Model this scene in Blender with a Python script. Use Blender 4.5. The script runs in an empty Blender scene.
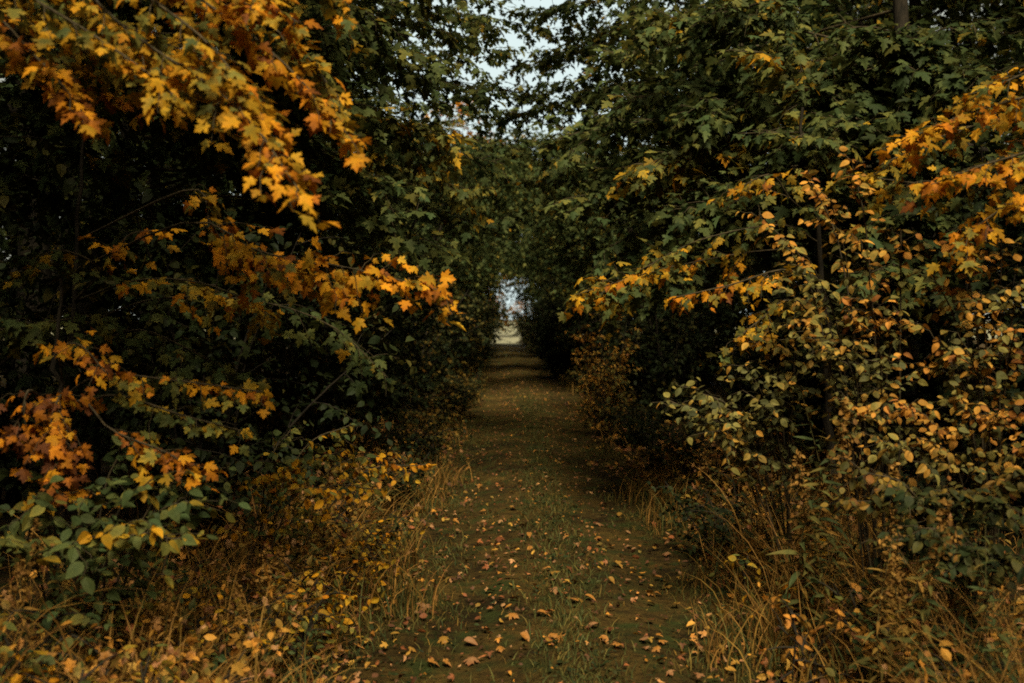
import bpy, math
import numpy as np

rng = np.random.default_rng(11)
R = math.radians
sc = bpy.context.scene
COL = sc.collection
F_PX, HORIZON, EYE = 995.0, 318.0, 1.6


def W(px, py, d):
    """a point seen at picture position px,py standing d metres along the path"""
    return np.array([(px - 512.0) / F_PX * d, d, EYE + (HORIZON - py) / F_PX * d])


def unit(v):
    v = np.asarray(v, float)
    n = np.linalg.norm(v, axis=-1, keepdims=True)
    return v / np.maximum(n, 1e-9)


# ------------------------------------------------------------------ materials
def new_mat(name):
    m = bpy.data.materials.new(name)
    m.use_nodes = True
    nt = m.node_tree
    nt.nodes.clear()
    return m, nt, nt.nodes.new, nt.links.new


def leaf_mat(name, stops, trans=0.32, rough=0.62, spec=0.10, vary=0.5):
    m, nt, N, L = new_mat(name)
    at = N('ShaderNodeAttribute'); at.attribute_name = 'turn'
    geo = N('ShaderNodeNewGeometry')
    j = N('ShaderNodeMath'); j.operation = 'MULTIPLY_ADD'
    L(geo.outputs['Random Per Island'], j.inputs[0]); j.inputs[1].default_value = 0.18; j.inputs[2].default_value = -0.09
    add = N('ShaderNodeMath'); add.operation = 'ADD'
    L(at.outputs['Fac'], add.inputs[0]); L(j.outputs[0], add.inputs[1])
    # blotches inside the blade, drier rims
    tc = N('ShaderNodeTexCoord')
    no = N('ShaderNodeTexNoise'); no.inputs['Scale'].default_value = 38; no.inputs['Detail'].default_value = 3
    L(tc.outputs['Object'], no.inputs['Vector'])
    b = N('ShaderNodeMath'); b.operation = 'MULTIPLY_ADD'; b.inputs[1].default_value = 0.20; b.inputs[2].default_value = -0.10
    L(no.outputs['Fac'], b.inputs[0])
    add2 = N('ShaderNodeMath'); add2.operation = 'ADD'
    L(add.outputs[0], add2.inputs[0]); L(b.outputs[0], add2.inputs[1])
    rim = N('ShaderNodeAttribute'); rim.attribute_name = 'rim'
    rm = N('ShaderNodeMath'); rm.operation = 'MULTIPLY'; rm.inputs[1].default_value = 0.10
    L(rim.outputs['Fac'], rm.inputs[0])
    add3 = N('ShaderNodeMath'); add3.operation = 'ADD'; add3.use_clamp = True
    L(add2.outputs[0], add3.inputs[0]); L(rm.outputs[0], add3.inputs[1])
    cr = N('ShaderNodeValToRGB')
    e = cr.color_ramp.elements
    while len(e) < len(stops): e.new(0.5)
    for el, (p, c) in zip(e, stops):
        el.position = p; el.color = (*c, 1)
    L(add3.outputs[0], cr.inputs[0])
    # every leaf a little lighter or darker than its neighbour
    ml = N('ShaderNodeMath'); ml.operation = 'MULTIPLY'; ml.inputs[1].default_value = 17.31
    L(geo.outputs['Random Per Island'], ml.inputs[0])
    fr = N('ShaderNodeMath'); fr.operation = 'FRACT'; L(ml.outputs[0], fr.inputs[0])
    va = N('ShaderNodeMath'); va.operation = 'MULTIPLY_ADD'; va.inputs[1].default_value = vary * 1.5; va.inputs[2].default_value = 1 - vary
    L(fr.outputs[0], va.inputs[0])
    hs = N('ShaderNodeHueSaturation'); L(cr.outputs[0], hs.inputs['Color']); L(va.outputs[0], hs.inputs['Value'])
    p = N('ShaderNodeBsdfPrincipled'); p.inputs['Roughness'].default_value = rough
    p.inputs['Specular IOR Level'].default_value = spec
    L(hs.outputs[0], p.inputs['Base Color'])
    t = N('ShaderNodeBsdfTranslucent'); L(hs.outputs[0], t.inputs['Color'])
    mx = N('ShaderNodeMixShader'); mx.inputs[0].default_value = trans
    L(p.outputs[0], mx.inputs[1]); L(t.outputs[0], mx.inputs[2])
    o = N('ShaderNodeOutputMaterial'); L(mx.outputs[0], o.inputs['Surface'])
    return m


MAPLE = leaf_mat('maple_leaf', [(0.0, (.046, .072, .026)), (.22, (.088, .106, .032)), (.40, (.16, .145, .030)),
                                (.52, (.43, .25, .018)), (.66, (.57, .255, .012)), (.78, (.46, .155, .009)), (.88, (.26, .085, .013)), (1, (.13, .045, .016))])
DUSTY = leaf_mat('dusty_leaf', [(0.0, (.056, .061, .022)), (.22, (.096, .095, .033)), (.42, (.18, .15, .036)),
                                (.58, (.42, .21, .034)), (.74, (.46, .20, .032)), (.88, (.29, .11, .026)), (1, (.12, .05, .02))], trans=.2)
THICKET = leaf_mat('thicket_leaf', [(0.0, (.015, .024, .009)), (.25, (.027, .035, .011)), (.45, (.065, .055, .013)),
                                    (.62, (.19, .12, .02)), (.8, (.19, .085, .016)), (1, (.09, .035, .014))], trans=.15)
STRAW = leaf_mat('straw', [(0.0, (.045, .062, .022)), (.25, (.085, .082, .022)), (.5, (.20, .115, .024)),
                           (.75, (.28, .145, .034)), (1, (.17, .08, .022))], trans=.15, rough=.7)
FALLEN = leaf_mat('fallen_leaf', [(0.0, (.055, .065, .022)), (.25, (.36, .20, .035)), (.5, (.44, .18, .026)),
                                  (.7, (.40, .22, .10)), (.85, (.26, .08, .024)), (1, (.09, .04, .02))], trans=.05, spec=.15)


def wood_mat(name, a, b):
    m, nt, N, L = new_mat(name)
    tc = N('ShaderNodeTexCoord'); mp = N('ShaderNodeMapping'); mp.inputs['Scale'].default_value = (9, 9, 2)
    L(tc.outputs['Object'], mp.inputs[0])
    no = N('ShaderNodeTexNoise'); no.inputs['Scale'].default_value = 4; no.inputs['Detail'].default_value = 7
    L(mp.outputs[0], no.inputs['Vector'])
    cr = N('ShaderNodeValToRGB'); cr.color_ramp.elements[0].color = (*a, 1); cr.color_ramp.elements[1].color = (*b, 1)
    cr.color_ramp.elements[0].position = .35; cr.color_ramp.elements[1].position = .7
    L(no.outputs['Fac'], cr.inputs[0])
    p = N('ShaderNodeBsdfPrincipled'); p.inputs['Roughness'].default_value = .9; p.inputs['Specular IOR Level'].default_value = .2
    L(cr.outputs[0], p.inputs['Base Color'])
    bu = N('ShaderNodeBump'); bu.inputs['Strength'].default_value = .6; bu.inputs['Distance'].default_value = .02
    L(no.outputs['Fac'], bu.inputs['Height']); L(bu.outputs[0], p.inputs['Normal'])
    o = N('ShaderNodeOutputMaterial'); L(p.outputs[0], o.inputs['Surface'])
    return m


BARK = wood_mat('bark', (.012, .010, .007), (.034, .027, .018))
WEEDSTEM = wood_mat('weed_stem', (.05, .05, .016), (.16, .11, .04))
TWIG = wood_mat('twig_bark', (.026, .021, .012), (.075, .056, .030))


# ------------------------------------------------------------------ mesh making
def make_mesh(name, V, T, mat, attrs=None, smooth=True):
    V = np.ascontiguousarray(V, dtype=np.float32); T = np.ascontiguousarray(T, dtype=np.int32)
    me = bpy.data.meshes.new(name)
    me.vertices.add(len(V)); me.vertices.foreach_set('co', V.ravel())
    me.loops.add(T.size); me.loops.foreach_set('vertex_index', T.ravel())
    me.polygons.add(len(T))
    me.polygons.foreach_set('loop_start', np.arange(0, T.size, 3, dtype=np.int32))
    me.polygons.foreach_set('loop_total', np.full(len(T), 3, dtype=np.int32))
    me.polygons.foreach_set('use_smooth', np.full(len(T), smooth, dtype=bool))
    me.update(calc_edges=True)
    for k, a in (attrs or {}).items():
        at = me.attributes.new(k, 'FLOAT', 'POINT')
        at.data.foreach_set('value', np.ascontiguousarray(a, dtype=np.float32))
    me.materials.append(mat)
    return me


def link(name, me, parent=None, loc=(0, 0, 0)):
    o = bpy.data.objects.new(name, me); COL.objects.link(o); o.location = loc
    if parent: o.parent = parent
    return o


def tag(o, label=None, cat=None, group=None, kind=None):
    if label: o['label'] = label
    if cat: o['category'] = cat
    if group: o['group'] = group
    if kind: o['kind'] = kind
    return o


def thing(name, label, cat, loc=(0, 0, 0), group=None, rz=0, s=1):
    o = bpy.data.objects.new(name, None); COL.objects.link(o)
    o.empty_display_size = .2
    o.location = loc; o.rotation_euler = (0, 0, rz); o.scale = (s, s, s)
    return tag(o, label, cat, group)


KIDS = {}


def dup(root, label, loc, rz=0, s=1, group=None, sz=None):
    c = root.copy(); COL.objects.link(c)
    c.location = loc; c.rotation_euler = (0, 0, rz); c.scale = (s, s, sz or s)
    c['label'] = label
    if group: c['group'] = group
    for ch in KIDS[root.name]:
        k = ch.copy(); COL.objects.link(k); k.parent = c
    return c


class Wood:
    def __init__(s): s.v, s.t, s.n = [], [], 0

    def tube(s, P, r0, r1, sides=5, power=1.0):
        P = np.asarray(P, float); k = len(P)
        tn = unit(np.gradient(P, axis=0))
        ref = np.array([.31, .17, .93]) if abs(tn[0][2]) < .8 else np.array([1., .1, 0])
        a = unit(np.cross(tn, ref)); b = np.cross(tn, a)
        rr = r0 + (r1 - r0) * np.linspace(0, 1, k) ** power
        an = np.arange(sides) / sides * 2 * math.pi
        ring = P[:, None] + rr[:, None, None] * (a[:, None] * np.cos(an)[None, :, None] + b[:, None] * np.sin(an)[None, :, None])
        i = np.arange(k - 1)[:, None] * sides + np.arange(sides)[None]
        i2 = np.arange(k - 1)[:, None] * sides + (np.arange(sides)[None] + 1) % sides
        T = np.concatenate([np.stack([i, i2, i2 + sides], -1).reshape(-1, 3), np.stack([i, i2 + sides, i + sides], -1).reshape(-1, 3)])
        s.v.append(ring.reshape(-1, 3)); s.t.append(T + s.n); s.n += k * sides

    def mesh(s, name, mat, org):
        return make_mesh(name, np.concatenate(s.v) - org, np.concatenate(s.t), mat)


# ---- leaf templates: (verts, tris, rim)
def leaf_template(half, centre, curl, droop, lobe, twist, stalk=.45):
    h = np.array(half, float)
    left = h[::-1].copy(); left[:, 0] *= -1
    out = np.concatenate([h, left[1:-1]])
    xy = np.concatenate([[centre], out])
    x, y = xy[:, 0], xy[:, 1]
    z = curl * np.abs(x) - droop * y ** 2 + lobe * np.abs(x) ** 2 + twist * x * y
    V = np.stack([x, y, z], 1)
    n = len(out)
    T = [[0, 1 + (i + 1) % n, 1 + i] for i in range(n)]
    rim = np.concatenate([[0], np.clip(np.hypot(out[:, 0], out[:, 1] - centre[1]) * 1.4, 0, 1)])
    base = [0, h[-1][1], 0]
    if stalk:
        m = len(V)
        V = np.concatenate([V, [[-.012, base[1], 0], [.012, base[1], 0], [0, base[1] - stalk, .05]]])
        T.append([m, m + 1, m + 2]); rim = np.concatenate([rim, [1, 1, 1]])
        V[:, 1] += stalk - base[1]
    return V, np.array(T), rim


MAPLE_H = [(0, 1), (.10, .86), (.17, .74), (.30, .74), (.24, .60), (.20, .44), (.30, .46), (.44, .54), (.46, .42), (.62, .42),
           (.42, .22), (.28, .20), (.30, .12), (.36, .02), (.14, -.02), (0, .05)]
MAPLE_S = [(0, 1), (.20, .72), (.17, .46), (.58, .46), (.30, .18), (.32, .0), (0, .04)]
OVAL_H = [(0, 1), (.13, .87), (.27, .68), (.34, .46), (.31, .25), (.17, .07), (0, 0)]
OVAL_S = [(0, 1), (.28, .66), (.30, .28), (0, 0)]
LANCE_H = [(0, 1), (.07, .7), (.11, .4), (.08, .12), (0, 0)]
CURLS = [(.22, .25, -.1, .15), (-.25, .35, -.2, -.2), (.05, .1, .1, .25), (.5, .45, -.3, 0), (-.1, .6, .0, -.3)]
T_MAPLE = [leaf_template(MAPLE_H, (0, .25), *c) for c in CURLS]
T_MAPLE_S = [leaf_template(MAPLE_S, (0, .25), *c, stalk=0) for c in CURLS]
T_OVAL = [leaf_template(OVAL_H, (0, .45), *c, stalk=.16) for c in CURLS]
T_OVAL_S = [leaf_template(OVAL_S, (0, .45), *c, stalk=0) for c in CURLS]
T_LANCE = [leaf_template(LANCE_H, (0, .4), c[0], c[1] * 1.2, 0, c[3], stalk=0) for c in CURLS]


class Leaves:
    def __init__(s): s.P, s.D, s.N, s.S, s.C = [], [], [], [], []

    def add(s, P, D, N, S, C):
        s.P.append(P); s.D.append(D); s.N.append(N); s.S.append(S); s.C.append(C)

    def count(s): return sum(len(p) for p in s.P)

    def mesh(s, name, temps, mat, org):
        P, D, N = (np.concatenate(a) for a in (s.P, s.D, s.N)); S, C = np.concatenate(s.S), np.concatenate(s.C)
        D = unit(D); N = N - (N * D).sum(1, keepdims=True) * D; N = unit(N); X = np.cross(D, N)
        which = rng.integers(0, len(temps), len(P))
        Vs, Ts, Ci, Ri, n = [], [], [], [], 0
        for k, (tv, tt, tr) in enumerate(temps):
            q = np.nonzero(which == k)[0]
            if not len(q): continue
            sx = rng.uniform(.85, 1.12, len(q))[:, None, None]
            v = P[q][:, None] + S[q][:, None, None] * (tv[None, :, 0, None] * sx * X[q][:, None] + tv[None, :, 1, None] * D[q][:, None] + tv[None, :, 2, None] * N[q][:, None])
            t = tt[None] + (np.arange(len(q)) * len(tv))[:, None, None] + n
            Vs.append(v.reshape(-1, 3)); Ts.append(t.reshape(-1, 3))
            Ci.append(np.repeat(C[q], len(tv))); Ri.append(np.tile(tr, len(q))); n += len(q) * len(tv)
        return make_mesh(name, np.concatenate(Vs) - org, np.concatenate(Ts), mat, {'turn': np.concatenate(Ci), 'rim': np.concatenate(Ri)}, smooth=False)


def curve(pts, n):
    """smooth curve (Catmull-Rom) through the points"""
    p = np.array(pts, float)
    p = np.concatenate([[2 * p[0] - p[1]], p, [2 * p[-1] - p[-2]]])
    u = np.linspace(0, len(p) - 3 - 1e-6, n); i = u.astype(int); f = (u - i)[:, None]
    a, b, c, d = p[i], p[i + 1], p[i + 2], p[i + 3]
    return .5 * (2 * b + (c - a) * f + (2 * a - 5 * b + 4 * c - d) * f ** 2 + (3 * b - a - 3 * c + d) * f ** 3)


UP = np.array([0, 0, 1.])


def leaves_on(lv, Q, spacing, size, turn, face, wu=.6, wf=.7, wr=.5, droop=.5, spread=.9, start=.1, jitter=.12):
    """pairs of leaves along twig Q"""
    seg = np.linalg.norm(np.diff(Q, axis=0), axis=1); L = seg.sum()
    n = max(2, int(L * (1 - start) / spacing))
    t = np.linspace(start, 1, n) + rng.normal(0, .02, n)
    t = np.clip(t, 0, 1)
    cum = np.concatenate([[0], np.cumsum(seg)]) / L
    P = np.stack([np.interp(t, cum, Q[:, k]) for k in range(3)], 1)
    tn = unit(Q[np.minimum(np.searchsorted(cum, t, side='right'), len(Q) - 1)] - Q[np.maximum(np.searchsorted(cum, t, side='right') - 1, 0)] + 1e-6)
    side = unit(np.cross(tn, UP) + 1e-6)
    for sgn in (-1, 1):
        D = tn * .6 + side * sgn * spread - UP * droop + rng.normal(0, .28, (n, 3))
        N = UP * wu + np.asarray(face) * wf + rng.normal(0, wr, (n, 3))
        S = size * rng.uniform(.42, 1.15, n)
        keep = rng.random(n) < .92
        lv.add(P[keep], D[keep], N[keep], S[keep], (turn + rng.normal(0, jitter, n))[keep])


def spray(wd, lv, pts, r0=.012, twigs=10, tlen=.35, spacing=.06, size=.1, turn=(.3, .6), face=(0, -1, 0), start=.2,
          flat=.35, sub=0, tip=True, **kw):
    """a side branch with flat layered twigs to both sides; turn runs from inside to the tip"""
    C = curve(pts, 14)
    wd.tube(C, r0, .003, 5)
    L = np.linalg.norm(np.diff(C, axis=0), axis=1).sum()
    for i in range(twigs):
        t = start + (1 - start) * (i + rng.uniform(0, .8)) / twigs
        k = min(int(t * 13), 12); f = t * 13 - k
        p = C[k] * (1 - f) + C[k + 1] * f
        tn = unit(C[k + 1] - C[k])
        sd = unit(np.cross(tn, UP))
        sgn = 1 if i % 2 else -1
        d = unit(tn * rng.uniform(.4, 1) + sd * sgn * rng.uniform(.5, 1) + UP * rng.normal(0, flat) * 1.0)
        l = tlen * rng.uniform(.55, 1.2) * (1 - .45 * t)
        s = np.linspace(0, 1, 5)[:, None]
        Q = p + d * l * s - UP * (l * .28) * s ** 2 + rng.normal(0, .012, (5, 3)) * s
        wd.tube(Q, r0 * .35, .0012, 3)
        tv = turn[0] + (turn[1] - turn[0]) * min(1, .25 + .75 * t + rng.normal(0, .2))
        leaves_on(lv, Q, spacing, size, tv, face, **kw)
        for _ in range(sub):
            q = Q[rng.integers(1, 4)]
            d2 = unit(d + rng.normal(0, .6, 3)); l2 = l * rng.uniform(.4, .7)
            Q2 = q + d2 * l2 * s - UP * (l2 * .25) * s ** 2
            wd.tube(Q2, r0 * .25, .001, 3)
            leaves_on(lv, Q2, spacing, size, tv, face, **kw)
    if tip:
        leaves_on(lv, C[-4:], spacing, size, turn[1], face, **kw)


def hero(name, label, cat, base, stem, branches, temps, mat, r=.05, group=None, **defaults):
    """tree or shrub whose branches are laid out one by one; base on the ground, stem = points up the trunk"""
    base = np.array(base, float)
    root = thing(name, label, cat, base, group)
    tr = Wood(); S = curve([base - UP * .05] + [np.array(p, float) for p in stem], 24)
    S[2:] += rng.normal(0, .012, (22, 3)); tr.tube(S, r * 1.25, r * .3, 9, .8)
    link('trunk' if cat == 'tree' else 'stem', tr.mesh('trunk', BARK, base), root)
    for br in branches:
        br = dict(br); pts = [np.array(p, float) for p in br.pop('pts')]; lab = br.pop('label', None)
        k = int(np.argmin(np.abs(S[:, 2] - (pts[0][2] - .15))))
        wd, lv = Wood(), Leaves()
        spray(wd, lv, [S[k]] + pts, **{**defaults, **br})
        b = link('branch', wd.mesh('branch', TWIG, base), root)
        if lab: b['label'] = lab
        f = link('foliage', lv.mesh('foliage', temps, mat, base), b)
    return root


def grown(name, h, spread, limbs, subs, twigs, size, spacing, turn, temps, mat, first=.25, r=.09, lean=0, multi=False,
          tlen=.5, round_=1.0, twig_drop=.25):
    """tree/shrub grown from a rule: wood mesh + crown mesh around the origin; returns (wood, crown) meshes"""
    wd, lv = Wood(), Leaves()
    stems = []
    if multi:
        for i in range(limbs):
            a = i * 2.4 + rng.uniform(-.4, .4); rr = spread * rng.uniform(.35, 1)
            hh = h * rng.uniform(.6, 1) * (1 - .25 * rr / spread)
            end = np.array([math.cos(a) * rr, math.sin(a) * rr, hh])
            b0 = np.array([math.cos(a), math.sin(a), 0]) * rng.uniform(.02, .15)
            C = curve([b0 - UP * .05, b0 + end * [.3, .3, .5] + rng.normal(0, .06, 3), end], 12)
            wd.tube(C, r * rng.uniform(.5, 1), .004, 5)
            stems.append((C, 1.0, .12))
    else:
        top = np.array([rng.uniform(-.3, .3) + lean, rng.uniform(-.3, .3), h * .92])
        T = curve([(0, 0, -.1), (lean * .1 + rng.normal(0, .08), rng.normal(0, .08), h * .3), (lean * .5 + rng.normal(0, .12), rng.normal(0, .12), h * .62), top], 22)
        wd.tube(T, r * 1.2, r * .15, 9, .8)
        for i in range(limbs):
            t = first + (1 - first) * (i + rng.uniform(0, .6)) / limbs
            k = min(int(t * 21), 20); p = T[k]
            a = i * 2.4 + rng.uniform(-.5, .5)
            prof = math.sin(math.pi * min(1, .18 + .82 * (1 - t) ** .8 * .9)) ** .6 * round_ + (1 - round_)
            l = spread * max(.25, prof) * rng.uniform(.75, 1.15)
            el = .15 + .7 * t
            d = np.array([math.cos(a) * math.cos(el), math.sin(a) * math.cos(el), math.sin(el)])
            C = curve([p, p + d * l * .5 + UP * .08 * l + rng.normal(0, .06, 3) * l, p + d * l - UP * .12 * l + rng.normal(0, .08, 3) * l], 10)
            wd.tube(C, max(.008, r * .4 * (1 - t) + .008), .004, 5)
            stems.append((C, l / spread, .25))
        stems.append((T[-6:], .5, .1))
    s = np.linspace(0, 1, 4)[:, None]
    for C, w, st in stems:
        n = len(C)
        for j in range(max(3, int(subs * w))):
            t = st + (1 - st) * (j + rng.random()) / max(3, int(subs * w))
            k = min(int(t * (n - 1)), n - 2); f = t * (n - 1) - k
            p = C[k] * (1 - f) + C[k + 1] * f
            tn = unit(C[k + 1] - C[k]); sd = unit(np.cross(tn, UP) + 1e-4)
            d = unit(tn * rng.uniform(.2, .9) + sd * (1 if j % 2 else -1) * rng.uniform(.5, 1.1) + UP * rng.normal(.05, .4))
            l = tlen * rng.uniform(.6, 1.3)
            Q = p + d * l * s - UP * l * twig_drop * s ** 2
            wd.tube(Q, .006, .002, 3)
            tv = turn[0] + (turn[1] - turn[0]) * rng.random() ** 2
            out = unit(np.array([Q[-1][0], Q[-1][1], .3]))
            leaves_on(lv, Q, spacing, size, tv, out, wu=.7, wf=.5, wr=.55, droop=.4)
            for _ in range(twigs):
                q = Q[rng.integers(1, 4)]; d2 = unit(d + rng.normal(0, .7, 3)); l2 = l * rng.uniform(.4, .8)
                Q2 = q + d2 * l2 * s - UP * l2 * twig_drop * s ** 2
                leaves_on(lv, Q2, spacing, size, tv, out, wu=.7, wf=.5, wr=.55, droop=.4)
    z = np.zeros(3)
    return wd.mesh(name + '_wood', BARK, z), lv.mesh(name + '_crown', temps, mat, z), lv.count()


def proto(name, cat, meshes, part='trunk'):
    root = thing(name, 'x', cat)
    a = link(part, meshes[0], root); b = link('crown' if part == 'trunk' else 'foliage', meshes[1], root)
    KIDS[root.name] = [a, b]
    return root


class Planter:
    """first use moves the source itself, later uses copy it"""
    def __init__(s, name, cat, meshes, part='trunk'):
        s.root = proto(name, cat, meshes, part); s.used = False

    def put(s, label, x, y, rz, sc_=1, group=None, z=0, sz=None):
        if not s.used:
            s.used = True; o = s.root
            o.location = (x, y, z); o.rotation_euler = (0, 0, rz); o.scale = (sc_, sc_, sz or sc_); o['label'] = label
            if group: o['group'] = group
            return o
        return dup(s.root, label, (x, y, z), rz, sc_, group, sz)


# ------------------------------------------------------------------ ground
PATH_X = .24


def mid(y):
    """middle of the path: straight at first, drifting left toward the field"""
    return PATH_X - 1.1 * np.clip((np.asarray(y, float) - 22) / 37, 0, 1.2) ** 2


def ground_z(x, y):
    e = np.abs(x - mid(y) - .06 * np.sin(y * .35)) - 1.15
    bank = np.clip(e / 1.2, 0, 1)
    z = .16 * bank * bank * (3 - 2 * bank)
    z = z + bank * (.03 * np.sin(x * 2.3 + y * 1.7) + .03 * np.sin(x * 1.1 - y * 2.9))
    return z


def path_half(y): return 1.18 + .08 * np.sin(y * .9) + .05 * np.sin(y * 2.3 + 1)


BUMPS = [(rng.uniform(4, 26), rng.uniform(4, 26), rng.uniform(0, 6), rng.uniform(0, 6), rng.uniform(-6, 6)) for _ in range(14)]


def surf(x, y):
    """top of the path (ruts, hump, footprints) or of the ground beside it"""
    x, y = np.asarray(x, float), np.asarray(y, float)
    X = (x - mid(y) - .06 * np.sin(y * .35)) / path_half(y)
    hum = .010 * np.sin(x * 7 + y * 4.3) * np.sin(y * 3.1 - x * 4)
    for fa, fb, p, q, k in BUMPS: hum = hum + .06 / (fa + fb) * np.sin(x * fa + p) * np.sin(y * fb + x * k + q)
    hum = hum - .03 * (np.exp(-((X - .55) / .2) ** 2) + np.exp(-((X + .5) / .2) ** 2)) + .03
    return ground_z(x, y) + np.where(np.abs(X) < 1, .006 + (.022 * np.exp(-(X / .28) ** 2) + np.clip(hum, 0, 1)) * (1 - np.minimum(np.abs(X), 1) ** 4), 0)


def grid(name, xs, ys, zf, mat):
    X, Y = np.meshgrid(xs, ys); Z = zf(X, Y)
    V = np.stack([X, Y, Z], -1).reshape(-1, 3)
    nx, ny = len(xs), len(ys)
    i = (np.arange(ny - 1)[:, None] * nx + np.arange(nx - 1)[None]).ravel()
    T = np.concatenate([np.stack([i, i + 1, i + nx + 1], 1), np.stack([i, i + nx + 1, i + nx], 1)])
    return make_mesh(name, V, T, mat)


def soil_mat(name, kind):
    m, nt, N, L = new_mat(name)
    tc = N('ShaderNodeTexCoord')
    n1 = N('ShaderNodeTexNoise'); n1.inputs['Scale'].default_value = 1.6; n1.inputs['Detail'].default_value = 8
    n2 = N('ShaderNodeTexNoise'); n2.inputs['Scale'].default_value = 17; n2.inputs['Detail'].default_value = 10; n2.inputs['Roughness'].default_value = .7
    n3 = N('ShaderNodeTexNoise'); n3.inputs['Scale'].default_value = 5.5; n3.inputs['Detail'].default_value = 5
    for n in (n1, n2, n3): L(tc.outputs['Object'], n.inputs['Vector'])
    cr = N('ShaderNodeValToRGB'); cr.color_ramp.elements[0].position = .41; cr.color_ramp.elements[1].position = .62
    cols = {'path': ((.018, .012, .004), (.092, .058, .014)), 'floor': ((.022, .015, .008), (.075, .045, .018)),
            'field': ((.19, .185, .13), (.28, .27, .20))}[kind]
    cr.color_ramp.elements[0].color = (*cols[0], 1); cr.color_ramp.elements[1].color = (*cols[1], 1)
    mixn = N('ShaderNodeMath'); mixn.operation = 'MULTIPLY_ADD'; mixn.inputs[1].default_value = .5
    L(n2.outputs['Fac'], mixn.inputs[0])
    h = N('ShaderNodeMath'); h.operation = 'MULTIPLY'; h.inputs[1].default_value = .5; L(n1.outputs['Fac'], h.inputs[0])
    L(h.outputs[0], mixn.inputs[2]); L(mixn.outputs[0], cr.inputs[0])
    # moss and short green growth in patches, more of it down the middle and along the edges
    gm = N('ShaderNodeValToRGB'); gm.color_ramp.elements[0].position = .50; gm.color_ramp.elements[1].position = .66
    L(n3.outputs['Fac'], gm.inputs[0])
    mx = N('ShaderNodeMix'); mx.data_type = 'RGBA'
    mx.inputs['B'].default_value = {'path': (.030, .037, .009, 1), 'floor': (.03, .034, .010, 1), 'field': (.17, .185, .11, 1)}[kind]
    L(gm.outputs[0], mx.inputs['Factor']); L(cr.outputs[0], mx.inputs['A'])
    p = N('ShaderNodeBsdfPrincipled'); p.inputs['Roughness'].default_value = .9; p.inputs['Specular IOR Level'].default_value = .08
    L(mx.outputs['Result'], p.inputs['Base Color'])
    bu = N('ShaderNodeBump'); bu.inputs['Strength'].default_value = 1.0; bu.inputs['Distance'].default_value = .05
    L(n2.outputs['Fac'], bu.inputs['Height']); L(bu.outputs[0], p.inputs['Normal'])
    o = N('ShaderNodeOutputMaterial'); L(p.outputs[0], o.inputs['Surface'])
    return m


xs = np.unique(np.concatenate([np.linspace(-400, -12, 30), np.linspace(-12, -3, 30), np.linspace(-3, 3.5, 60), np.linspace(3.5, 12, 30), np.linspace(12, 400, 30)]))
ys = np.unique(np.concatenate([np.linspace(-60, 0, 20), np.linspace(0, 20, 120), np.linspace(20, 70, 80), np.linspace(70, 900, 40)]))
tag(link('ground', grid('ground', xs, ys, lambda x, y: ground_z(x, y) * (y < 66), soil_mat('forest_floor', 'floor'))), kind='structure')
px_ = np.linspace(-1, 1, 90); py_ = np.concatenate([np.linspace(-1.5, 2.5, 20), np.linspace(2.55, 14, 420), np.linspace(14.1, 60, 300)])
X, Y = np.meshgrid(px_, py_)
PXm = mid(Y) + .06 * np.sin(Y * .35) + X * path_half(Y)
PZ = surf(PXm, Y)
V = np.stack([PXm, Y, PZ], -1).reshape(-1, 3)
nx, ny = len(px_), len(py_)
i = (np.arange(ny - 1)[:, None] * nx + np.arange(nx - 1)[None]).ravel()
tag(link('path', make_mesh('path', V, np.concatenate([np.stack([i, i + 1, i + nx + 1], 1), np.stack([i, i + nx + 1, i + nx], 1)]), soil_mat('trodden_earth', 'path'))), kind='structure')
tag(link('field', grid('field', np.linspace(-200, 200, 30), np.linspace(57, 420, 30), lambda x, y: .034 + 0 * x + .22 * np.clip((61.5 - y), 0, 1) * (np.abs(x) > 4) * 0, soil_mat('mown_field', 'field'))), kind='structure')

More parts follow.
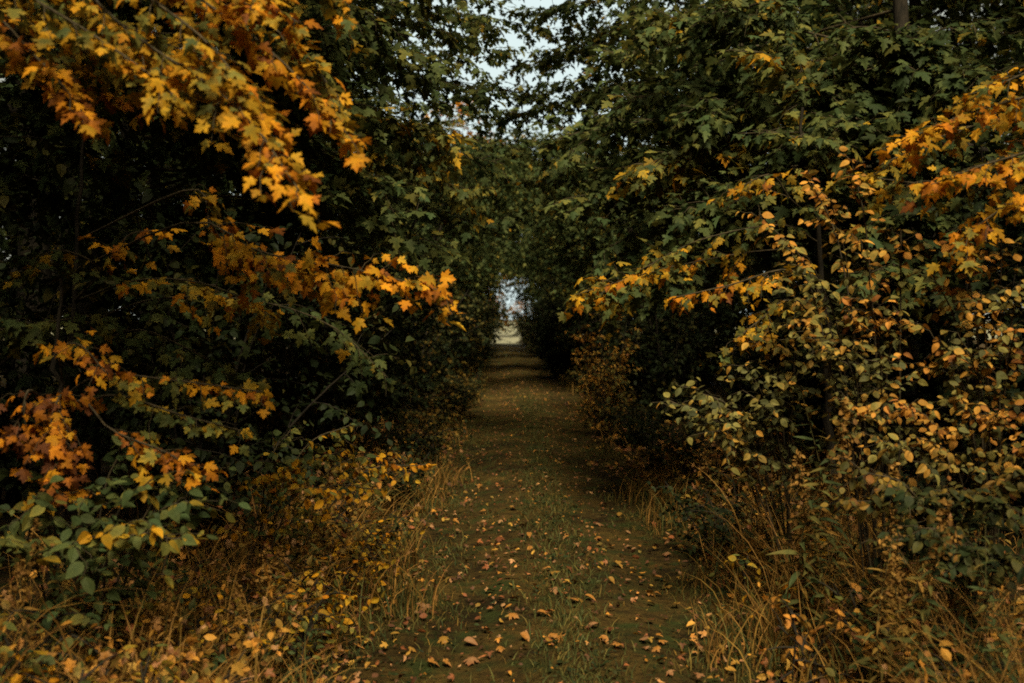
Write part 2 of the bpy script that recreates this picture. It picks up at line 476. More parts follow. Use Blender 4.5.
# ------------------------------------------------------------------ near plants, left
CAM = np.array([0, -1, .0])
FL = unit(np.array([.5, -1, .25])); FR = unit(np.array([-.5, -1, .25]))
D = dict
hero('maple_tree', 'golden maple at the near left whose yellow boughs hang across the upper left corner', 'tree',
     (-2.75, 4.0, .15), [(-2.7, 4.0, 1.5), (-2.55, 3.9, 3.0), (-2.4, 3.8, 4.6)],
     [D(pts=[W(30, -30, 3.7), W(110, 20, 3.6), W(200, 60, 3.5), W(270, 105, 3.4)], turn=(.2, .5), twigs=28, tlen=.24),
      D(pts=[W(-40, -10, 3.8), W(60, 45, 3.7), W(150, 70, 3.65), W(215, 118, 3.6)], turn=(.1, .42), twigs=26, tlen=.24),
      D(pts=[W(100, -60, 3.9), W(210, 0, 3.8), W(290, 40, 3.7), W(340, 100, 3.7)], turn=(.12, .45), twigs=24, tlen=.22),
      D(pts=[W(-40, 40, 3.9), W(20, 60, 3.8), W(70, 90, 3.75)], turn=(.2, .6), twigs=12, tlen=.2),
      D(pts=[W(-30, -20, 3.3), W(50, 10, 3.2), W(130, 60, 3.15), W(180, 100, 3.1)], turn=(.15, .5), twigs=20, tlen=.22),
      D(pts=[W(60, -50, 3.4), W(150, 0, 3.3), W(215, 50, 3.2), W(265, 120, 3.2)], turn=(.2, .52), twigs=18, tlen=.22),
      D(pts=[W(140, -70, 3.7), W(230, -20, 3.6), W(300, 25, 3.5)], turn=(.35, .6), twigs=20, tlen=.22),
      D(pts=[W(20, -40, 3.5), W(140, 40, 3.3), W(240, 110, 3.15), W(303, 196, 3.05)], turn=(.34, .60), twigs=34, tlen=.24),
      D(pts=[W(60, -60, 3.6), W(190, -5, 3.5), W(280, 60, 3.4), W(352, 140, 3.35)], turn=(.46, .67), twigs=26, tlen=.2),
      D(pts=[W(-30, 10, 3.5), W(40, 60, 3.3), W(90, 118, 3.25)], turn=(.45, .72), twigs=14, tlen=.26),
      D(pts=[W(40, -90, 3.6), W(160, -40, 3.4), W(255, 10, 3.3)], turn=(.42, .66), twigs=24, tlen=.3),
      D(pts=[W(-20, -30, 3.9), W(90, 15, 3.8), W(190, 50, 3.75), W(255, 95, 3.7)], turn=(.12, .42), twigs=18, tlen=.36),
      D(pts=[W(-30, -40, 4.0), W(60, -5, 4.0), W(130, 40, 3.9)], turn=(.08, .4), twigs=16, tlen=.36),
      D(pts=[W(80, -110, 3.8), W(250, -50, 3.8), W(345, 0, 3.8)], turn=(.2, .5), twigs=16, tlen=.34),
      D(pts=[W(0, 30, 4.0), W(60, 75, 4.0), W(150, 105, 4.1)], turn=(.15, .8), twigs=8, tlen=.22)]
     + [D(pts=[np.array([(-2.4 + x) / 2, (3.8 + y) / 2, z + .3]), np.array([x, y, z])], turn=(.15, .5), twigs=24, tlen=.5, sub=1)
        for x, y, z in ((-1.6, 3.0, 3.6), (-1.3, 3.6, 3.9), (-2.2, 2.6, 3.5), (-3.2, 2.9, 3.4), (-1.7, 4.6, 4.2), (-3.6, 3.8, 3.8), (-2.8, 2.2, 3.2), (-1.9, 3.3, 4.4))],  # boughs above the frame, added to shade the plants at lower left
     T_MAPLE, MAPLE, r=.06, size=.056, spacing=.030, face=FL, wu=1.0, wf=.36, wr=.4, droop=.42, r0=.007)
hero('maple_sapling', 'slender maple with one bright orange spray over the dark hollow at left', 'tree',
     (-2.5, 5.4, .15), [(-2.42, 5.4, 1.0), (-2.3, 5.3, 2.2), (-2.2, 5.3, 3.0)],
     [D(pts=[W(190, 222, 4.5), W(260, 252, 4.4), W(350, 268, 4.3), W(446, 292, 4.25)], turn=(.55, .65), twigs=36, tlen=.27, spacing=.042, start=.33, wf=.75, wu=.6, size=.064, flat=.8, label='bright orange spray of leaves'),
      D(pts=[W(190, 190, 4.6), W(212, 225, 4.5), W(240, 262, 4.5)], turn=(.5, .68), twigs=14, tlen=.15, start=.3),
      D(pts=[W(150, 300, 5.0), W(250, 300, 4.9), W(330, 325, 4.8), W(388, 378, 4.7)], turn=(.05, .15), twigs=14, tlen=.3),
      D(pts=[W(140, 280, 5.0), W(210, 285, 4.8), W(275, 318, 4.7)], turn=(.25, .5), twigs=12, tlen=.26),
      D(pts=[W(110, 320, 4.8), W(60, 320, 4.6), W(0, 330, 4.5)], turn=(.0, .2), twigs=14, tlen=.36),
      D(pts=[W(130, 330, 5.0), W(190, 350, 4.8), W(240, 380, 4.8)], turn=(.0, .15), twigs=14, tlen=.34),
      D(pts=[W(110, 260, 5.1), W(130, 235, 5.0), W(165, 230, 5.0)], turn=(.4, .75), twigs=6, tlen=.2),
      D(pts=[W(100, 270, 5.0), W(60, 250, 4.9), W(20, 270, 4.8)], turn=(.05, .35), twigs=10, tlen=.3)],
     T_MAPLE, MAPLE, r=.018, size=.068, spacing=.045, face=FL, wu=.9, wf=.45, wr=.4, r0=.006)
hero('maple_sapling', 'low young maple with rust orange leaves at the left edge above the green bush', 'tree',
     (-2.05, 4.35, .15), [(-2.0, 4.3, .6), (-1.95, 4.25, 1.2), (-1.9, 4.2, 1.75)],
     [D(pts=[W(60, 395, 3.95), W(50, 425, 3.85), W(60, 460, 3.8)], turn=(.72, .84), twigs=18, tlen=.2, start=.2, label='rust orange leaf bunch'),
      D(pts=[W(30, 390, 3.9), W(20, 415, 3.85), W(5, 440, 3.8)], turn=(.74, .88), twigs=7, tlen=.14),
      D(pts=[W(80, 400, 4.0), W(110, 430, 3.9), W(170, 455, 3.85), W(195, 478, 3.8)], turn=(.62, .78), twigs=11, tlen=.18, start=.5),
      D(pts=[W(100, 375, 4.1), W(170, 380, 4.0), W(262, 392, 3.95)], turn=(.08, .6), twigs=12, tlen=.2, start=.35),
      D(pts=[W(110, 395, 4.1), W(180, 415, 4.0), W(245, 432, 3.95)], turn=(.05, .35), twigs=12, tlen=.22, start=.35),
      D(pts=[W(60, 350, 4.1), W(80, 345, 4.0), W(105, 372, 3.9)], turn=(.4, .8), twigs=8, tlen=.2),
      D(pts=[W(40, 470, 4.0), W(80, 490, 3.9), W(30, 500, 3.8)], turn=(.5, .7), twigs=8, tlen=.2)],
     T_MAPLE, MAPLE, r=.022, size=.054, spacing=.036, face=FL, wu=.65, wf=.7, wr=.4, r0=.006)


def stem_bush(name, label, base, tips, temps, mat, group=None, **kw):
    """bush: several arching stems from one root, each with its leaves"""
    base = np.array(base, float)
    root = thing(name, label, 'bush', base, group)
    for tip, turn in tips:
        tip = np.array(tip); a = base + rng.normal(0, .05, 3) * [1, 1, 0]; a[2] = base[2] - .04
        mid = a * .45 + tip * .55 + UP * .22 * np.linalg.norm(tip - a)
        wd, lv = Wood(), Leaves()
        spray(wd, lv, [a, mid, tip], turn=turn, **kw)
        s = link('stem', wd.mesh('stem', TWIG, base), root)
        link('foliage', lv.mesh('foliage', temps, mat, base), s)
    return root


stem_bush('green_bush', 'dark green broad leaved bush with a few yellow leaves at the lower left', (-1.75, 4.0, .12),
          [(W(x, y, d), t) for x, y, d, t in [(30, 500, 3.6, (.0, .2)), (90, 490, 3.6, (.0, .15)), (150, 480, 3.7, (.05, .25)), (200, 500, 3.6, (.0, .2)),
                                              (70, 545, 3.4, (.0, .2)), (125, 525, 3.4, (.1, .5)), (210, 470, 3.9, (.0, .1)), (40, 460, 3.9, (.0, .1)), (180, 540, 3.5, (.0, .3)), (0, 540, 3.4, (.1, .3)), (120, 450, 4.1, (.0, .1))]],
          T_OVAL, MAPLE, twigs=13, tlen=.22, spacing=.042, size=.056, face=FL, r0=.006, wu=.9, wf=.4, droop=.3)
stem_bush('green_bush', 'loose green and yellow bush beside the path on the left, behind the arching dry grass', (-1.45, 5.4, .12),
          [(W(x, y, d), t) for x, y, d, t in [(300, 460, 5.2, (.05, .4)), (345, 450, 5.2, (.1, .5)), (390, 455, 5.3, (.2, .6)), (270, 475, 5.0, (.3, .62)), (330, 490, 4.8, (.3, .6)),
                                              (380, 490, 5.0, (.2, .55)), (290, 430, 5.6, (.05, .3)), (350, 425, 5.8, (.05, .3)), (425, 465, 5.6, (.3, .6))]],
          T_OVAL, MAPLE, twigs=12, tlen=.24, spacing=.04, size=.048, face=FL, r0=.005, wu=.7, wf=.6)

# big green maple left, leaning over the path
LT = [(470, 40, 8.5), (492, 95, 9), (505, 165, 9.5), (450, 140, 7.6), (405, 215, 7.2), (380, 180, 7.0), (345, 110, 6.6), (330, 40, 6.2), (425, 70, 7.4),
      (440, 245, 8.4), (500, 225, 9.6), (310, 150, 6.6), (380, 20, 6.8), (445, -20, 8), (285, 60, 6.0), (370, 260, 7.6), (470, 190, 8.6), (415, 130, 7.8), (500, 30, 10), (545, 30, 11.5), (530, 95, 12), (520, 150, 12), (470, 60, 11), (495, 120, 13), (510, 55, 12), (555, 120, 13), (505, 5, 11.5), (480, 20, 11), (60, 120, 6.4), (180, 250, 6.6), (200, 130, 6.6), (20, 190, 6.2), (260, 290, 6.9)]
hero('maple_tree', 'tall green maple on the left leaning its layered leaves toward the sky gap', 'tree',
     (-3.3, 7.6, .15), [(-3.2, 7.6, 1.6), (-2.9, 7.7, 3.4), (-2.6, 7.8, 6.2)],
     [D(pts=[W(x * .55 + 512 * .45 - 190, y - 30, d) + np.array([0, 0, .12]), W(x, y, d)], turn=(.0, .10 + .06 * (k % 3 == 0) + .2 * (k in (3, 16))), twigs=26, tlen=.62) for k, (x, y, d) in enumerate(LT)]
     + [D(pts=[np.array([(-2.9 + x) / 2, (7.7 + y) / 2, z - .1]), np.array([x, y, z])], turn=(.05, .25), twigs=26, tlen=.75, sub=2) for x, y, z in ((-1.0, 4.7, 4.2), (-1.5, 5.0, 4.4), (-1.2, 5.6, 4.7), (-2.0, 5.2, 4.6), (-.8, 6.2, 5.0), (-2.6, 4.8, 4.5), (-1.6, 4.3, 4.0), (-2.2, 4.5, 3.9), (-3.0, 5.4, 4.6), (-1.0, 5.2, 4.5), (-1.7, 6.2, 4.9), (-2.8, 4.2, 4.0), (-.2, 8.2, 5.2), (.3, 9.6, 5.6), (-.6, 10.8, 6.0), (.1, 7.4, 4.9), (-1.2, 8.8, 5.8))],  # second set: unseen overhead boughs added to shade the left side and the path
     T_MAPLE, MAPLE, r=.11, size=.098, spacing=.058, face=FL, wu=1.0, wf=.22, wr=.33, droop=.35, r0=.014, start=.3, sub=1)

# ------------------------------------------------------------------ near plants, right
RT = [(600, 60, 9.5), (552, 140, 9), (565, 205, 8.6), (610, 245, 8), (640, 165, 7.4), (620, 100, 8), (700, 110, 7), (690, 210, 6.8), (592, 292, 7.6), (750, 195, 6.4),
      (820, 95, 6.4), (760, 55, 6.6), (650, 20, 7.6), (720, 10, 7), (860, 130, 6), (880, 30, 6.2), (790, 140, 6), (600, 180, 8.6), (665, 270, 7), (580, 120, 9.4), (930, 60, 6), (980, 20, 6), (525, 15, 11.5), (515, 70, 12.5), (535, 185, 12), (500, 120, 13), (575, 100, 11), (545, 145, 12.5), (540, 60, 13), (520, 100, 14), (575, 40, 11.5), (915, 215, 6.0), (895, 270, 5.9), (985, 70, 5.9)]
hero('maple_tree', 'tall olive green maple on the right with yellowing tips spreading over the path', 'tree',
     (2.9, 7.4, .15), [(2.9, 7.4, 1.6), (2.95, 7.6, 3.4), (3.0, 7.8, 6.4)],
     [D(pts=[(W(x, y, d) + np.array([2.6, 7.4, 2.2 + .5 * (W(x, y, d)[2] - 2)])) / 2 + np.array([0, 0, .25]), W(x, y, d)],
        turn=(.0, .12 + .22 * (k in (4, 8, 11)) + .06 * (k % 4 == 0)), twigs=13 if k in (9, 11, 16, 20, 21) else 30, tlen=.6) for k, (x, y, d) in enumerate(RT)]
     + [D(pts=[np.array([(2.6 + x) / 2, (7.5 + y) / 2, z - .1]), np.array([x, y, z])], turn=(.05, .25), twigs=26, tlen=.75, sub=2) for x, y, z in ((.2, 10.4, 6.1), (.5, 11.6, 6.4))],  # two unseen boughs over the path, added to darken the tunnel
     T_MAPLE, MAPLE, r=.11, size=.098, spacing=.058, face=FR, wu=1.0, wf=.22, wr=.33, droop=.35, r0=.014, start=.3, sub=1)
hero('maple_tree', 'yellow maple at the right edge with golden leaves above the oval leaved bushes', 'tree',
     (2.85, 5.0, .15), [(2.85, 5.0, 1.2), (2.8, 4.9, 2.4), (2.75, 4.8, 3.6)],
     [D(pts=[W(1060, 95, 4.6), W(980, 110, 4.5), W(905, 140, 4.45)], turn=(.45, .60), twigs=20, tlen=.26),
      D(pts=[W(1060, 150, 4.6), W(1000, 160, 4.4), W(930, 185, 4.35)], turn=(.5, .6), twigs=20, tlen=.28),
      D(pts=[W(1070, 180, 4.6), W(1000, 210, 4.4), W(960, 240, 4.35)], turn=(.4, .62), twigs=14, tlen=.26),
      D(pts=[W(1060, 60, 4.7), W(1010, 80, 4.5), W(970, 95, 4.5)], turn=(.35, .58), twigs=14, tlen=.26),
      D(pts=[W(1060, 110, 4.8), W(960, 130, 4.8), W(880, 165, 4.9)], turn=(.1, .5), twigs=14, tlen=.3),
      D(pts=[W(1060, 190, 4.9), W(930, 185, 5.0), W(850, 175, 5.1)], turn=(.08, .45), twigs=14, tlen=.32)]
     + [D(pts=[np.array([(2.75 + x) / 2, (4.8 + y) / 2, z + .3]), np.array([x, y, z])], turn=(.2, .5), twigs=24, tlen=.5, sub=1)
        for x, y, z in ((3.6, 3.8, 3.5), (3.9, 4.8, 3.6))],  # out of frame boughs, put in to shade the lower right
     T_MAPLE, MAPLE, r=.05, size=.064, spacing=.038, face=FR, wu=1, wf=.3, wr=.36, droop=.4, r0=.009)
hero('maple_sapling', 'thin maple stem on the right with orange leaf tips hanging before the dark hollow', 'tree',
     (2.1, 6.4, .15), [(2.05, 6.4, 1.0), (1.95, 6.3, 2.0), (1.8, 6.2, 2.9)],
     [D(pts=[W(790, 270, 6.0), W(730, 285, 5.8), W(672, 298, 5.7)], turn=(.4, .70), twigs=14, tlen=.26),
      D(pts=[W(780, 225, 6.2), W(700, 240, 6.2), W(640, 270, 6.2)], turn=(.2, .35), twigs=14, tlen=.32),
      D(pts=[W(790, 250, 6.1), W(680, 265, 6.3), W(575, 295, 6.4)], turn=(.25, .62), twigs=14, tlen=.28, start=.45),
      D(pts=[W(790, 300, 5.9), W(760, 320, 5.8), W(735, 340, 5.7)], turn=(.15, .5), twigs=10, tlen=.3),
      D(pts=[W(790, 200, 6.0), W(770, 175, 5.8), W(735, 190, 5.7)], turn=(.15, .5), twigs=10, tlen=.3)],
     T_MAPLE, MAPLE, r=.03, size=.068, spacing=.045, face=FR, r0=.007, wu=.9, wf=.5, wr=.4)

OT = lambda L: [(W(x, y, d), t) for x, y, d, t in L]
G1, G2, O1, O2 = (.05, .25), (.1, .38), (.12, .54), (.32, .70)
bushkw = dict(twigs=14, tlen=.24, spacing=.034, size=.046, face=FR, r0=.006, wu=.85, wf=.55, wr=.4, droop=.45, start=.35)
stem_bush('oval_leaved_bush', 'bush of round grey green leaves beside the dark hollow on the right', (1.5, 5.3, .13),
          OT([(668, 400, 5.0, G1), (690, 388, 5.0, G1), (730, 410, 4.9, G2), (745, 365, 5.0, G1), (770, 330, 5.0, O1), (720, 430, 4.9, G2), (790, 380, 4.8, G1), (800, 300, 5.0, G2), (760, 400, 4.8, G1), (700, 415, 5.2, G1)]),
          T_OVAL, DUSTY, **bushkw)
stem_bush('oval_leaved_bush', 'tall bush of mixed grey green and orange round leaves on the right', (1.85, 4.9, .13),
          OT([(760, 215, 4.9, O1), (790, 250, 4.8, G2), (830, 200, 4.7, O1), (850, 160, 4.8, O2), (860, 240, 4.6, O1), (820, 280, 4.6, G1), (870, 300, 4.5, O2), (800, 320, 4.6, O1), (840, 340, 4.5, G2),
              (880, 360, 4.4, G1), (900, 230, 4.7, O1), (780, 280, 4.8, G2), (850, 400, 4.4, O1), (810, 180, 4.9, O2), (900, 310, 4.5, O1)]),
          T_OVAL, DUSTY, **bushkw)
stem_bush('oval_leaved_bush', 'bush of tan and orange round leaves at the right edge under the golden maple', (2.3, 4.7, .13),
          OT([(930, 270, 4.6, O1), (960, 250, 4.5, O2), (1000, 240, 4.5, O1), (980, 300, 4.4, O1), (1015, 330, 4.3, O2), (940, 340, 4.4, O1), (900, 400, 4.3, O2), (960, 390, 4.3, O1), (1000, 410, 4.2, O2),
              (930, 440, 4.2, O1), (1020, 280, 4.4, G2), (970, 350, 4.4, G1), (1030, 440, 4.2, O1), (880, 440, 4.2, G2)]),
          T_OVAL, DUSTY, **bushkw)
stem_bush('oval_leaved_bush', 'low dull green bush filling the right edge behind the dry grass', (2.0, 4.3, .12),
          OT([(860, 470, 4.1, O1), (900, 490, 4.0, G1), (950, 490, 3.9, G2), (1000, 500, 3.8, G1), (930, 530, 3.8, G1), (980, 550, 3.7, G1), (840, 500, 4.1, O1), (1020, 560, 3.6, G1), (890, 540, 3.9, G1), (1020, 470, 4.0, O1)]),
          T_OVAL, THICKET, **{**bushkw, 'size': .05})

# ------------------------------------------------------------------ bushes and trees further along
print('grown')
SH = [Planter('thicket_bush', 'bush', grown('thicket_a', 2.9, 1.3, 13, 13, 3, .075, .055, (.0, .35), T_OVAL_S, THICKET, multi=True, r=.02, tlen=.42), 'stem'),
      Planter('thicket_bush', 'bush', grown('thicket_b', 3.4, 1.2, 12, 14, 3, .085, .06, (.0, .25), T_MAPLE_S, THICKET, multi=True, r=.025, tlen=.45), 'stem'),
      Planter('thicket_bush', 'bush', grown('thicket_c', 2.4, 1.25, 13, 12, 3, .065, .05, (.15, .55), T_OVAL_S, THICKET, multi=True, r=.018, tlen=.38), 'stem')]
brown = Planter('upright_bush', 'bush', grown('brown', 1.75, .55, 11, 10, 2, .06, .045, (.4, .66), T_OVAL_S, DUSTY, multi=True, r=.012, tlen=.22), 'stem')
TR = [Planter('maple_tree', 'tree', grown('maple_a', 9.5, 3.4, 26, 20, 3, .14, .10, (.02, .35), T_MAPLE_S, MAPLE, first=.2, r=.14, tlen=.8)),
      Planter('maple_tree', 'tree', grown('maple_b', 11, 3.2, 28, 18, 3, .14, .10, (.0, .28), T_MAPLE_S, MAPLE, first=.16, r=.16, tlen=.85)),
      Planter('maple_tree', 'tree', grown('maple_c', 6.2, 2.5, 22, 18, 3, .11, .085, (.05, .45), T_MAPLE_S, MAPLE, first=.2, r=.09, tlen=.6))]
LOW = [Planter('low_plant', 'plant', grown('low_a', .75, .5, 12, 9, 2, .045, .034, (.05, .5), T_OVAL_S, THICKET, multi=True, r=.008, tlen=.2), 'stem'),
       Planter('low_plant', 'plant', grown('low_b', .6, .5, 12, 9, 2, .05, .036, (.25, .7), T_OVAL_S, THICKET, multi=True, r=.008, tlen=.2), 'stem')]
HERB = [Planter('leafy_herb', 'plant', grown('herb_a', .5, .32, 9, 6, 1, .042, .045, (.38, .60), T_OVAL, MAPLE, multi=True, r=.006, tlen=.17), 'stem'),
        Planter('leafy_herb', 'plant', grown('herb_b', .55, .34, 9, 6, 1, .045, .045, (.0, .22), T_OVAL, MAPLE, multi=True, r=.006, tlen=.17), 'stem'),
        Planter('leafy_herb', 'plant', grown('herb_c', .45, .32, 9, 6, 1, .042, .045, (.55, .9), T_OVAL, DUSTY, multi=True, r=.006, tlen=.17), 'stem')]
ARCH = Planter('arching_maple', 'tree', grown('maple_d', 6, 1.9, 20, 17, 3, .10, .085, (.0, .24), T_MAPLE_S, MAPLE, first=.42, r=.09, tlen=.6, lean=2.3))
fieldtree = Planter('field_tree', 'tree', grown('fieldtree', 7, 3.2, 22, 16, 2, .22, .16, (.5, .9), T_MAPLE_S, MAPLE, first=.15, r=.12, tlen=.8))

ORD = ['nearest', 'second', 'third', 'fourth', 'fifth', 'sixth', 'seventh', 'eighth', 'ninth', 'tenth', 'eleventh', 'twelfth', 'thirteenth', 'fourteenth',
       'fifteenth', 'sixteenth', 'seventeenth', 'eighteenth', 'nineteenth', 'twentieth', 'twenty-first', 'twenty-second', 'twenty-third', 'twenty-fourth']


def row(planters, pts, what, cats, group):
    for k, (x, y, s, j) in enumerate(sorted(pts, key=lambda q: q[1])):
        lab = what % (ORD[k], cats[j])
        planters[j].put(lab, x, y, rng.uniform(0, 6.28), s, group, z=float(ground_z(np.array(x), np.array(y))) - .02)


KB = ['dark oval leaved bush', 'dark maple leaved bush', 'dark brownish bush']
KT = ['green maple', 'tall dark maple', 'small green maple']
for side, nm in ((-1, 'left'), (1, 'right')):
    pts, y = [], 6.6 if side > 0 else 6.2
    while y < (48 if side < 0 else 57):
        x = float(mid(y)) + side * (2.25 + (.5 if side > 0 and y < 13.5 else 0) + rng.uniform(-.1, .3) - (.3 if y > 14 else 0) - (.55 if y > 24 else 0))
        pts.append((x, y, rng.uniform(.8, 1.1), int(rng.choice([0, 1, 2], p=[.4, .35, .25])))); y += rng.uniform(1.9, 2.7) * (1 + y / 90)
    row(SH, pts, '%s %s along the ' + nm + ' edge of the path', KB, 'bushes lining the %s edge of the path' % nm)
    pts, y = [], 5.2
    while y < 30:
        pts.append((PATH_X + side * (4.0 + rng.uniform(-.3, .5)), y, rng.uniform(1.0, 1.25), int(rng.integers(0, 2)))); y += rng.uniform(2.4, 3.0)
    row(SH, pts, '%s %s in the undergrowth further back on the ' + nm, KB, 'undergrowth behind the %s row of bushes' % nm)
    pts = [(side * (4.4 + rng.uniform(-.4, .6)) + .24, y + rng.uniform(-.6, .6), rng.uniform(.9, 1.05), int(rng.integers(0, 2))) for y in (8.5, 12.5, 17)]
    pts += [(side * (3.1 + rng.uniform(-.2, .5)) + .24, y + rng.uniform(-.8, .8), rng.uniform(.85, 1.05), 2) for y in (20.5, 24.5, 28.5, 33, 37.5, 42, 47, 52)]
    row(TR, pts, '%s %s in the tree row ' + nm + ' of the path', KT, 'trees lining the %s side of the path' % nm)
    pts = [(side * (7.8 + rng.uniform(-.5, .8)), y, rng.uniform(.95, 1.15), int(rng.integers(0, 2))) for y in (4.5, 8.5, 13, 18, 23, 29, 36, 44)]
    row(TR, pts, '%s %s standing deep in the dark wood on the ' + nm, KT, 'trees deep in the wood on the %s' % nm)
    pts = [(side * (12.5 + rng.uniform(-.5, 1)), y, rng.uniform(.9, 1.1), int(rng.integers(0, 2))) for y in (7, 12, 18, 25, 34)]
    row(TR, pts, '%s %s in the outermost row of the wood on the ' + nm, KT, 'outermost trees of the wood on the %s' % nm)
    pts, y = [], 6.4
    while y < 46:
        pts.append((float(mid(y)) + side * (1.25 + rng.uniform(-.1, .2)), y, rng.uniform(.75, 1.15), int(rng.integers(0, 2)))); y += rng.uniform(1.3, 1.9) * (1 + y / 60)
    row(LOW, pts, '%s %s at the foot of the bushes on the ' + nm + ' path edge', ['low dark green plant', 'low brownish plant'], 'low plants along the %s path edge' % nm)
    hs_ = ((-1.45, 3.1, 0), (-1.15, 3.5, 2), (-1.75, 3.4, 1), (-1.35, 4.0, 0), (-1.0, 4.5, 0), (-1.6, 4.6, 1), (-.95, 5.3, 0), (-1.25, 5.0, 2), (-1.9, 3.0, 0), (-1.1, 3.0, 2), (-1.5, 3.7, 2), (-1.05, 4.1, 1), (-.9, 6.0, 0), (-1.3, 2.8, 0)) if side < 0 else \
          ((1.5, 3.2, 1), (1.75, 3.6, 1), (1.35, 4.1, 2), (1.6, 4.2, 1), (2.0, 3.7, 1), (1.5, 5.2, 0), (1.9, 3.2, 1))
    row(HERB, [(x, y, rng.uniform(.75, 1.1), j) for x, y, j in hs_], '%s %s from the camera in the ' + nm + ' verge', ['yellow leaved plant', 'green leaved plant', 'orange brown leaved plant'], 'leafy plants in the %s verge' % nm)
    for k, (y, h) in enumerate(((14, 4.0), (18.6, 4.7), (20.5, 5.5), (22.3, 5.1), (26.5, 6.4), (25, 4.3), (28, 6.0), (31, 4.7), (35.5, 6.6), (38, 5.0), (42.5, 7.4), (46, 5.4), (49.6, 8.0), (53, 6.0), (56, 5.6))):
        yy = y + (1.3 if side > 0 else 0) + rng.uniform(-.7, .7)
        ARCH.put('%s maple from the camera bending its crown over the path from the %s' % (ORD[k], nm), float(mid(yy)) + side * (2.7 + .1 * (k % 3)), yy,
                 (0 if side < 0 else math.pi) + rng.uniform(-.35, .35), h / 6, 'maples arching over the path from the %s' % nm)
    for y, kx in ((1.0, 5.4), (-3.5, 5.6), (-8, 5.8)):  # unseen trees added to hold back low sky light
        TR[0 if y < 0 else 1].put('added unseen maple blocking low sky behind the viewpoint on the ' + nm, side * kx, y, rng.uniform(0, 6), 1.0, 'added shade trees behind the viewpoint')
TR[1].put('added unseen maple just behind the viewpoint shading the near left verge', -2.7, -2.4, 1, 1.0, 'added shade trees behind the viewpoint', sz=1.5)  # put in out of view to throw shade on the lower left
for x, y in ((-3, -15), (1.5, -17), (5, -15)):  # more unseen trees, added to cut the low sky from the rear
    TR[1].put('added unseen maple closing off low sky behind the viewpoint', x, y, rng.uniform(0, 6), 1.0, 'added shade trees behind the viewpoint')

brown.put('upright bush of orange brown leaves at the right edge of the path', 1.22, 13.2, 0, .9, sz=1.2)
brown.put('low orange brown bush just behind the upright one on the right', 1.35, 15.2, 2, .8)
fieldtree.put('tall orange maple past the end of the tunnel, glimpsed through the sky gap', -3.6, 80, 1, 2.2)
fieldtree.put('small rust brown tree standing alone in the field past the tunnel end', -3.0, 150, 2, .6)
SH[1].put('rounded dark bush leaning into the far right of the path', 1.25, 26, 1, .95)
SH[2].put('pale green sunlit bush at the far left where the path opens to the field', -2.75, 54, 1, 1.2)
for k, (x, y, s) in enumerate(((-22, 320, 1.7), (-9, 330, 1.5), (3.2, 335, 1.0), (17, 325, 1.7), (32, 330, 1.9), (-38, 320, 1.9), (48, 330, 2), (-54, 330, 2))):
    fieldtree.put('%s rust brown tree from the left standing beyond the far field' % ['fourth', 'fifth', 'sixth', 'seventh', 'eighth', 'third', 'ninth', 'second'][k], x, y, k, s, 'trees beyond the field')

# ------------------------------------------------------------------ tall weeds, brambles
def weed(name, label, h, n, turn, size, plume):
    root = thing(name, label, 'weed'); wd, lv = Wood(), Leaves()
    C = curve([(0, 0, -.03), (rng.normal(0, .04), rng.normal(0, .04), h * .5), (rng.normal(0, .1), rng.normal(0, .1), h)], 12)
    wd.tube(C, .0035, .0015, 4); z = np.zeros(3)
    for i in range(n):
        t = .12 + .85 * i / n; k = min(int(t * 11), 10); p = C[k] + (C[k + 1] - C[k]) * (t * 11 - k)
        a = i * 2.4
        d = np.array([math.cos(a), math.sin(a), rng.uniform(-.1, .5)])
        lv.add(p[None], d[None], (UP + rng.normal(0, .3, 3))[None], np.array([size * (1.1 - .6 * t) * rng.uniform(.7, 1.2)]), np.array([turn + rng.normal(0, .12)]))
    kids = [link('stem', wd.mesh('stem', WEEDSTEM, z), root), link('foliage', lv.mesh('foliage', T_LANCE, STRAW, z), root)]
    if plume:
        pl = Leaves()
        for i in range(90):
            t = rng.random(); p = C[-1] + np.array([rng.normal(0, .03) * (1.2 - t), rng.normal(0, .03) * (1.2 - t), (t - .6) * .22])
            pl.add(p[None], rng.normal(0, 1, (1, 3)) + UP * .6, rng.normal(0, 1, (1, 3)), np.array([rng.uniform(.012, .03)]), np.array([rng.uniform(.5, .9)]))
        kids.append(link('blossom', pl.mesh('blossom', T_OVAL_S, STRAW, z), root))
    KIDS[root.name] = kids
    root.hide_render = False
    return root


class WP(Planter):
    def __init__(s, root): s.root = root; s.used = False


WD = [WP(weed('tall_weed', 'x', 1.0, 64, .16, .13, True)), WP(weed('tall_weed', 'x', .85, 56, .36, .12, True)), WP(weed('tall_weed', 'x', .7, 34, .62, .10, True)), WP(weed('tall_weed', 'x', 1.15, 70, .08, .14, False))]
wl = ['green weed with brown plume', 'olive weed with brown plume', 'withered straw coloured weed', 'leafy green weed without plume']
spots = [(700, 4.9, 1, 1), (725, 4.6, 0, .9), (752, 4.5, 0, 1), (771, 4.75, 3, 1.05), (786, 4.4, 0, 1.15), (803, 4.6, 2, 1.1), (835, 4.4, 1, .9), (660, 5.6, 2, 1), (680, 5.2, 1, .8), (645, 6.2, 1, .7),
         (740, 4.0, 2, .9), (770, 3.9, 2, .8), (812, 3.8, 1, .8), (850, 3.7, 2, .9), (900, 3.7, 1, .9), (940, 3.5, 0, .9), (985, 3.4, 3, .75), (1015, 3.3, 3, .7), (960, 3.9, 3, .8), (870, 4.1, 0, .9),
         (630, 7.2, 1, .7), (618, 8.6, 2, .7), (715, 5.2, 3, .8)]
ri = 0
